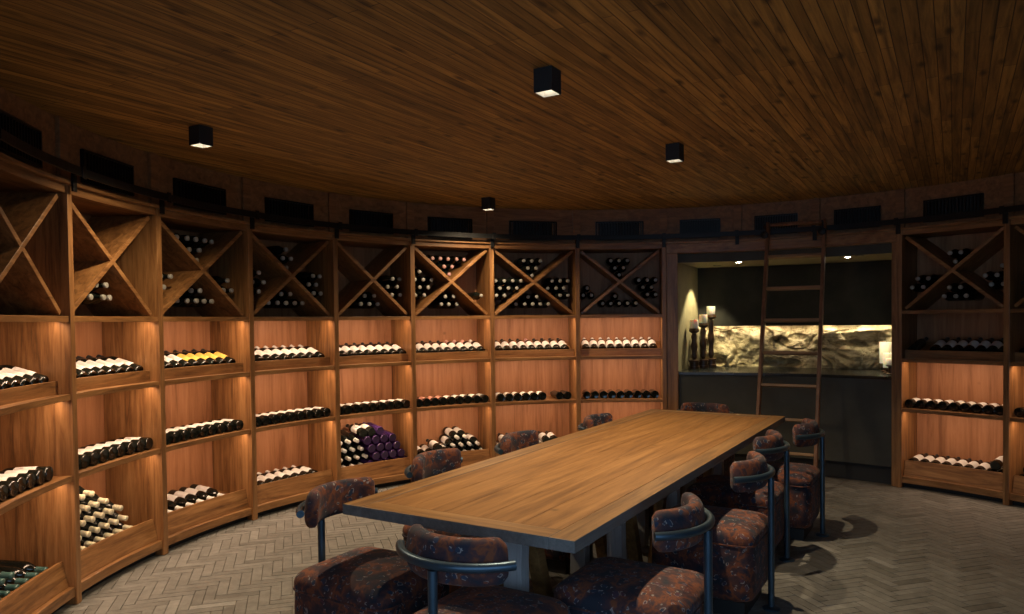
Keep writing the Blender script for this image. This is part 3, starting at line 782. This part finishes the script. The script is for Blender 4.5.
CH = [(.17, -.30, f_r, 'floral chair at the near left corner of the table, its whole seat in view'),
      (1.00, -.39, f_r, 'second floral chair along the left table side, backrest against fifth and sixth cabinets'),
      (1.80, -.33, f_r, 'third floral chair along the left table side, only backrest top showing'),
      (2.83, -.25, f_r, 'farthest floral chair along the left table side, below the eighth cabinet'),
      (4.06, .36, f_b, 'floral chair at the far end of the table, facing the camera'),
      (.58, 1.355, f_l, 'nearest floral chair along the right table side'),
      (1.67, 1.365, f_l, 'second floral chair along the right table side'),
      (2.51, 1.285, f_l, 'third floral chair along the right table side'),
      (3.17, 1.395, f_l, 'farthest floral chair along the right table side, in front of the ladder'),
      (-.31, .70, f_f, 'floral chair at the near end of the table, back to the camera')]
for i, (l, w, rz, lab) in enumerate(CH):
    c = chair0 if i == 0 else copy_tree(chair0, kids)
    p = tp(l, w); c.location = (p.x, p.y, 0); c.rotation_euler = (0, 0, rz)
    tag(c, lab, 'chair', 'floral chairs round the dining table')

# ------------------------------------------------------------------ ceiling downlights
DL_E = 170
def downlight(x, y, label, e=DL_E):
    root = empty('cube_downlight', (x, y, CEIL), -TA); tag(root, label, 'ceiling light', 'black cube downlights on the ceiling')
    s, hgt, t = .045, .105, .004
    m = MB()
    m.box(-s, s, -s, -s+t, -hgt, -.0005).box(-s, s, s-t, s, -hgt, -.0005).box(-s, -s+t, -s+t, s-t, -hgt, -.0005).box(s-t, s, -s+t, s-t, -hgt, -.0005)
    m.box(-s+t, s-t, -s+t, s-t, -.012, -.0005)
    m.build('housing', M['blackmatte'], root)
    r = MB(); i, o_ = .014, s-t-.0005
    z1, z0 = -.040, -hgt+.001
    for q in range(4):
        a = [(-o_, -o_, z0), (o_, -o_, z0), (i, -i, z1), (-i, -i, z1)]
        rm = Matrix.Rotation(q*PI/2, 4, 'Z')
        r.bm.faces.new([r.bm.verts.new(rm @ Vector(p)) for p in a])
    r.build('reflector', M['chrome'], root)
    MB().lathe([(.0005, -.070), (.009, -.066), (.0125, -.056), (.0125, -.040), (.0, -.0395)], 16, caps=False).build('lamp', M['lamp'], root, smooth=60)
    spot(root, (0, 0, -.1), e, math.radians(148 if e < 150 else 128), 1.0, (1.0, .76, .47), .018)
downlight(.17, 3.28, 'nearest black cube downlight, above the near half of the table')
downlight(-1.74, 4.16, 'black cube downlight in front of the third and fourth cabinets', 120)
downlight(1.05, 4.70, 'black cube downlight above the far half of the table')
downlight(-.20, 6.65, 'farthest black cube downlight, in front of the sixth and seventh cabinets', 120)

# ------------------------------------------------------------------ bottles
BR, BL = .0395, .30
PITCH = .0862
BPROF = [(.028, .002), (.036, .0), (BR-.0008, .005), (BR, .014), (BR, .185), (.0375, .203), (.027, .226), (.0172, .246), (.0150, .262), (.0148, .286)]
_proto = {}
SHORTCAP = [(.0150, .281), (.0174, .283), (.0174, .299), (.0150, .301), (.002, .301)]
def bottle_mesh(key):
    glass, lab, cap = key
    m = MB(); m.lathe(BPROF, 24, axis='y')
    g = m.build('wine_bottle', M[glass], None, smooth=50)
    c = MB()
    c.lathe([(.0178, .2475), (.0164, .262), (.0160, .284), (.0172, .2865), (.0172, .299), (.0150, .301), (.002, .301)] if lab != 'bin' else SHORTCAP, 16, axis='y')
    if lab == 'bin': lab = None
    c.build('capsule', M['cap_'+cap], g, smooth=50)
    if lab:
        l = MB(); l.lathe([(BR+.0005, .058), (BR+.0008, .060), (BR+.0008, .160), (BR+.0005, .162)], 18, axis='y', caps=False, a0=-2.0, a1=2.0)
        l.build('label', M[lab], g, smooth=50)
    return g
def put_bottle(key, am, x, y, z, heading, tilt, label, group):
    """x, y, z in the bay's own frame (y outwards), heading 0 = neck outwards, pi = neck to the room"""
    loc, rz = bayframe(am)
    w = Matrix.Translation(loc) @ Matrix.Rotation(rz, 4, 'Z') @ Vector((x, y, z))
    if key not in _proto:
        g = bottle_mesh(key); km = {g.name: [o for o in bpy.data.objects if o.parent == g]}
        _proto[key] = (g, km); o = g
    else:
        g, km = _proto[key]; o = copy_tree(g, km)
    o.location = w; o.rotation_euler = (tilt, 0, rz+heading)
    tag(o, label, 'bottle', group)
    global NB; NB += 1
    return o
NB = 0
G, GG, GP = 'glass', 'glass_green', 'glass_purple'
W_, Y_, K_ = 'label', 'label_yellow', 'label_pink'
am_of = {i: (a0+a1)/2 for i, a0, a1 in BAYS}
# top display tray: (label, capsule) per slot from left to right
TOP = {0: [(W_, 'dark')]*4+[(K_, 'dark')]+[(W_, 'dark')]*4,
       1: [(W_, 'green')]*3+[(W_, 'dark')]*5+[(W_, 'dark')],
       2: [(W_, 'white')]+[(W_, 'dark')]*3+[(Y_, 'dark')]*5,
       3: [(W_, 'white')]*9,
       4: [(W_, 'dark')]*9,
       5: [(W_, 'dark')]*5+[(W_, 'pink')]*3+[(W_, 'white')],
       6: [(W_, 'dark')]*4+[(W_, 'pink')]+[(W_, 'dark')]*4,
       7: [(W_, 'white')]*9,
       9: [(None, 'dark'), None]+[(W_, 'dark')]*6+[(W_, 'dark')],
       10: [(W_, 'dark')]*3}
MIDR = {0: [(W_, 'dark')]*8, 1: [(W_, 'dark')]*9, 2: [(W_, 'dark')]*9, 3: [(W_, 'dark')]*9, 4: [(W_, 'dark')]*9,
        5: [(K_, 'dark')]*4+[(W_, 'dark')]*5, 6: [(W_, 'dark')]*6+[None]+[(None, 'dark')]*2, 7: [(None, 'dark')]*9,
        9: [(W_, 'dark')]*9, 10: [(None, 'dark')]*3}
GLASS_T = {}
def lname(lab, cap, facing):
    if facing == 'neck': return {'cream': 'cream-capped bottle', 'white': 'white-capped bottle', 'green': 'green-capped bottle', 'teal': 'teal-capped bottle', 'dark': 'dark-capped bottle', 'pink': 'pink-capped bottle', 'purple': 'purple-capped bottle'}[cap]
    return {W_: 'white-labelled bottle', Y_: 'yellow-labelled bottle', K_: 'pinkish-labelled bottle', None: 'dark bottle'}[lab]
def slots(n, shift=0.0): return [(-(n-1)/2+k)*PITCH+shift for k in range(n)]
TT = math.radians(19.2)
for b, row in TOP.items():
    am = am_of[b]; k = 0
    for x, it in zip(slots(9), row):
        if it is None: continue
        k += 1
        sag = R*(1-math.cos(math.asin(x/R)))
        y0 = .088+BR*math.sin(TT)+.008-sag
        zf = Z_S2+.016+(y0+sag-.085)*math.tan(TT)*1.03
        y = y0-BR*math.sin(TT); z = zf+(BR+.0025)*math.cos(TT)+.0015
        put_bottle((GLASS_T.get(b, G), it[0], it[1]), am, x, y+.004, z, 0, TT,
                   '%s, %s from left on the sloping display tray, %s' % (lname(it[0], it[1], 'base'), ORD[k], BAYN[b]), 'bottles on the display trays')
for b, row in MIDR.items():
    am = am_of[b]; k = 0
    for x, it in zip(slots(9), row):
        if it is None: continue
        k += 1
        sag = R*(1-math.cos(math.asin(x/R)))
        put_bottle((G, it[0], it[1]), am, x, .040-sag+random.uniform(-.006, .006), Z_S3+BR+.0008, 0, 0,
                   '%s, %s from left on the middle shelf, %s' % (lname(it[0], it[1], 'base'), ORD[k], BAYN[b]), 'bottles on the middle shelves')
# low trays: rows from the bottom up; (slot position, facing, glass, label, capsule)
n_, b_ = 'neck', 'base'
LOW = {0: [[(s, n_, G, None, 'teal') for s in range(2, 9)], [(s+.5, n_, G, None, 'teal') for s in range(2, 5)]],
       1: [[(0, n_, GG, None, 'green'), (1, n_, GG, None, 'green')]+[(s, n_, G, None, 'cream') for s in range(2, 8)],
           [(.5, n_, GG, None, 'green')]+[(s+.5, n_, G, None, 'cream') for s in range(1, 7)], [(s+1, n_, G, None, 'cream') for s in range(0, 6)],
           [(s+.5, n_, G, None, 'cream') for s in range(0, 5)], [(s+1, n_, G, W_, 'cream') for s in range(0, 3)]],
       2: [[(s*1.16, n_, G, W_, 'white') for s in range(0, 7)]],
       3: [[(s, b_, G, W_, 'white') for s in range(0, 8)]],
       4: [[(s, n_, G, None, 'white') for s in range(0, 4)]+[(s, b_, GP, None, 'purple') for s in range(4, 9)],
           [(s+.5, n_, G, None, 'white') for s in range(0, 4)]+[(s+.5, b_, GP, None, 'purple') for s in range(4, 8)],
           [(s+0, n_, G, None, 'white') for s in range(0, 4)]+[(s, b_, GP, None, 'purple') for s in range(4, 8)],
           [(s+.5, n_, G, None, 'white') for s in range(0, 3)]+[(s+.5, b_, GP, None, 'purple') for s in range(3, 7)],
           [(0, n_, G, None, 'white'), (3, b_, G, W_, 'dark'), (4, b_, G, W_, 'dark'), (5, b_, GP, None, 'purple')]],
       5: [[(s, n_, G, W_, 'white') for s in range(0, 9)], [(2.5, b_, G, W_, 'dark')]+[(s+.5, n_, G, W_, 'white') for s in range(4, 8)],
           [(5, n_, G, W_, 'white'), (6, n_, G, W_, 'white')]],
       6: [[(s, b_, G, W_, 'dark') for s in range(0, 4)]+[(s, b_, G, W_, 'dark') for s in range(5, 9)],
           [(s+.5, b_, G, W_, 'dark') for s in (0, 1, 2)]+[(s+.5, b_, G, W_, 'dark') for s in (5, 6)]],
       9: [[(s, b_, G, W_, 'dark') for s in range(0, 9)], [(7.5, b_, G, W_, 'dark')]],
       10: [[(s, b_, G, None, 'dark') for s in range(0, 3)], [(.5, b_, G, None, 'dark')]]}
TLOW = math.atan2(.044, DEPTH-.069)
ROWN = ['lowest row', 'second row up', 'third row up', 'fourth row up', 'top row']
for b, rows in LOW.items():
    am = am_of[b]
    for ri, row in enumerate(rows):
        for k, (s, fc, gl, lab, cap) in enumerate(row):
            x = (s-4)*PITCH*(1.0)
            sag = R*(1-math.cos(math.asin(x/R)))
            nd = BR+.0015+ri*PITCH*.868                       # distance from the tray floor along its normal
            yb = .412-sag if fc == n_ else .094-sag-(.0 if ri == 0 else .012)
            # point on the tray floor
            def floor_z(y): return .166+(y+sag-.078)*math.tan(TLOW)
            yy = yb-nd*math.sin(TLOW)*0
            z = floor_z(yb)+nd/math.cos(TLOW)
            rn = 'only row' if len(rows) == 1 else ROWN[ri]
            put_bottle((gl, lab, cap), am, x, yy, z, PI if fc == n_ else 0, -TLOW if fc == n_ else TLOW,
                       '%s, %s from left in %s, low tray, %s' % ('purple bottle' if gl == GP else lname(lab, cap, fc), ORD[k+1], rn, BAYN[b]), 'bottles in the low trays')
# cross bins: how many bottles in the top, left, right and bottom wedge
XB = {0: (0, 0, 0, 0), 1: (0, 0, 0, 6), 2: (12, 4, 3, 7), 3: (4, 6, 6, 10), 4: (0, 0, 6, 6), 5: (9, 8, 1, 10), 6: (6, 9, 8, 11), 7: (6, 3, 7, 6), 9: (3, 4, 5, 6), 10: (0, 3, 0, 4)}
XCAP = {0: 'dark', 1: 'white', 2: 'cream', 3: 'cream', 4: 'white', 5: 'cream', 6: 'white', 7: 'white', 9: 'white', 10: 'dark'}
WN = ('top', 'left', 'right', 'bottom')
def wedge_spots(w, half_w):
    zc = (Z_X+Z_HDR)/2; hz = (Z_HDR-Z_X)/2; sl = hz/half_w; ca = math.cos(math.atan(sl))
    clear = BR+.014+.004; p = .0845; rh = p*.868; out = []
    def ok(x, z):            # z relative to the crossing
        if abs(x) > half_w-BR-.004 or abs(z) > hz-BR-.002: return False
        d = (abs(z)-sl*abs(x))*ca
        if w in ('top', 'bottom'): return d > clear and (z > 0) == (w == 'top')
        return -d > clear and (x > 0) == (w == 'right')
    if w == 'bottom': zs = -hz+BR+.001
    elif w == 'top': zs = clear/ca+.001
    else: zs = -hz+.20
    for r in range(9):
        z = zs+r*rh
        xs = [(k+(.5 if r % 2 else 0))*p for k in range(-6, 7)]
        if w in ('left', 'right'):
            s = -1 if w == 'left' else 1
            xs = [s*(half_w-BR-.006-k*p-(p/2 if r % 2 else 0)) for k in range(5)]
        if w == 'bottom': xs = [(k+(.5 if r % 2 == 0 else 0))*p for k in range(-6, 7)]
        xs = sorted((x for x in xs if ok(x, z)), key=lambda x: (abs(x) if w in ('top', 'bottom') else -abs(x)))
        out += [(r, x, z+zc) for x in xs]
    return out
cand = []
for b, cnt in XB.items():
    a0, a1 = [(p, q) for i, p, q in BAYS if i == b][0]
    hw = (R+.02)*((a1-a0)/2-POSTW/R)
    for w, c in zip(WN, cnt):
        sp = wedge_spots(w, hw)[:c]
        sp.sort(key=lambda q: (q[0], q[1]))
        cur = {}
        for r, x, z in sp:
            cur[r] = cur.get(r, 0)+1
            cap = 'pink' if (b == 5 and w == 'top') else XCAP[b]
            p = polar(am_of[b], R)
            cand.append((p.length, b, w, r, cur[r], x, z, cap))
quota = max(0, 300-NB)
cand.sort(key=lambda q: q[0])
XROW = ['lowest row', 'second row', 'third row', 'fourth row', 'fifth row', 'sixth row', 'seventh row', 'eighth row', 'ninth row']
rest = []
for k, (d, b, w, r, n, x, z, cap) in enumerate(cand):
    yb = .395-random.uniform(0, .03)
    if k < quota:
        put_bottle((G, 'bin', {'dark': 'dark', 'pink': 'binpink'}.get(cap, 'bin')), am_of[b], x, yb, z, PI, 0, '%s, %s in %s, %s cross-bin wedge, %s' % (lname(None, cap, n_), ORD[n]+' from left', XROW[r].replace('lowest', 'bottom'), w, BAYN[b]), 'bottles in the cross bins')
    else: rest.append((b, x, yb, z, {'dark': 'dark', 'pink': 'binpink'}.get(cap, 'bin')))
if rest:
    mb = MB(); caps = sorted({q[4] for q in rest})
    mats = [M['glass']]+[M['cap_'+c] for c in caps]
    for b, x, y, z, cap in rest:
        loc, rz = bayframe(am_of[b])
        m = Matrix.Translation(loc) @ Matrix.Rotation(rz, 4, 'Z') @ Matrix.Translation((x, y, z)) @ Matrix.Rotation(PI, 4, 'Z')
        mb.lathe(BPROF, 14, m, axis='y')
        n0 = len(mb.bm.faces)
        mb.lathe(SHORTCAP, 12, m, axis='y')
        mb.bm.faces.ensure_lookup_table()
        for f in mb.bm.faces[n0:]: f.material_index = 1+caps.index(cap)
    o = mb.build('wine_bottles', mats, None, smooth=50)
    tag(o, 'remaining dark bottles lying neck-out in the farther cross bins', 'bottles', kind='stuff')

# ------------------------------------------------------------------ world, camera
w = bpy.data.worlds.new('World'); scn.world = w; w.use_nodes = True
bg = w.node_tree.nodes['Background']; bg.inputs[0].default_value = (.46, .70, 1.0, 1); bg.inputs[1].default_value = 1.9
F, ROLL, PITCHC, CYP = 733.6348, -0.0112, -0.0234, 337.9531
cam = bpy.data.cameras.new('Camera'); co = bpy.data.objects.new('Camera', cam); COL.objects.link(co)
cam.sensor_fit = 'HORIZONTAL'; cam.sensor_width = 36.0; cam.lens = 36.0*F/1024; cam.shift_y = (CYP-307)/1024; cam.clip_start = .05
c, s = math.cos(PITCHC), math.sin(PITCHC); cr, sr = math.cos(ROLL), math.sin(ROLL)
fw = Vector((0, c, s)); up = Vector((0, -s, c)); rt = Vector((1, 0, 0))
X = rt*cr+up*sr; Y = rt*(-sr)+up*cr
m = Matrix((X, Y, -fw)).transposed().to_4x4(); m.translation = (0, 0, 1.5)
co.matrix_world = m
scn.camera = co
vs = scn.view_settings
scn.display_settings.display_device = 'sRGB'
vs.view_transform = 'Standard'; vs.look = 'None'; vs.exposure = 0.0; vs.gamma = 1.0; vs.use_curve_mapping = False
print('bottles', NB, 'rest', len(rest))
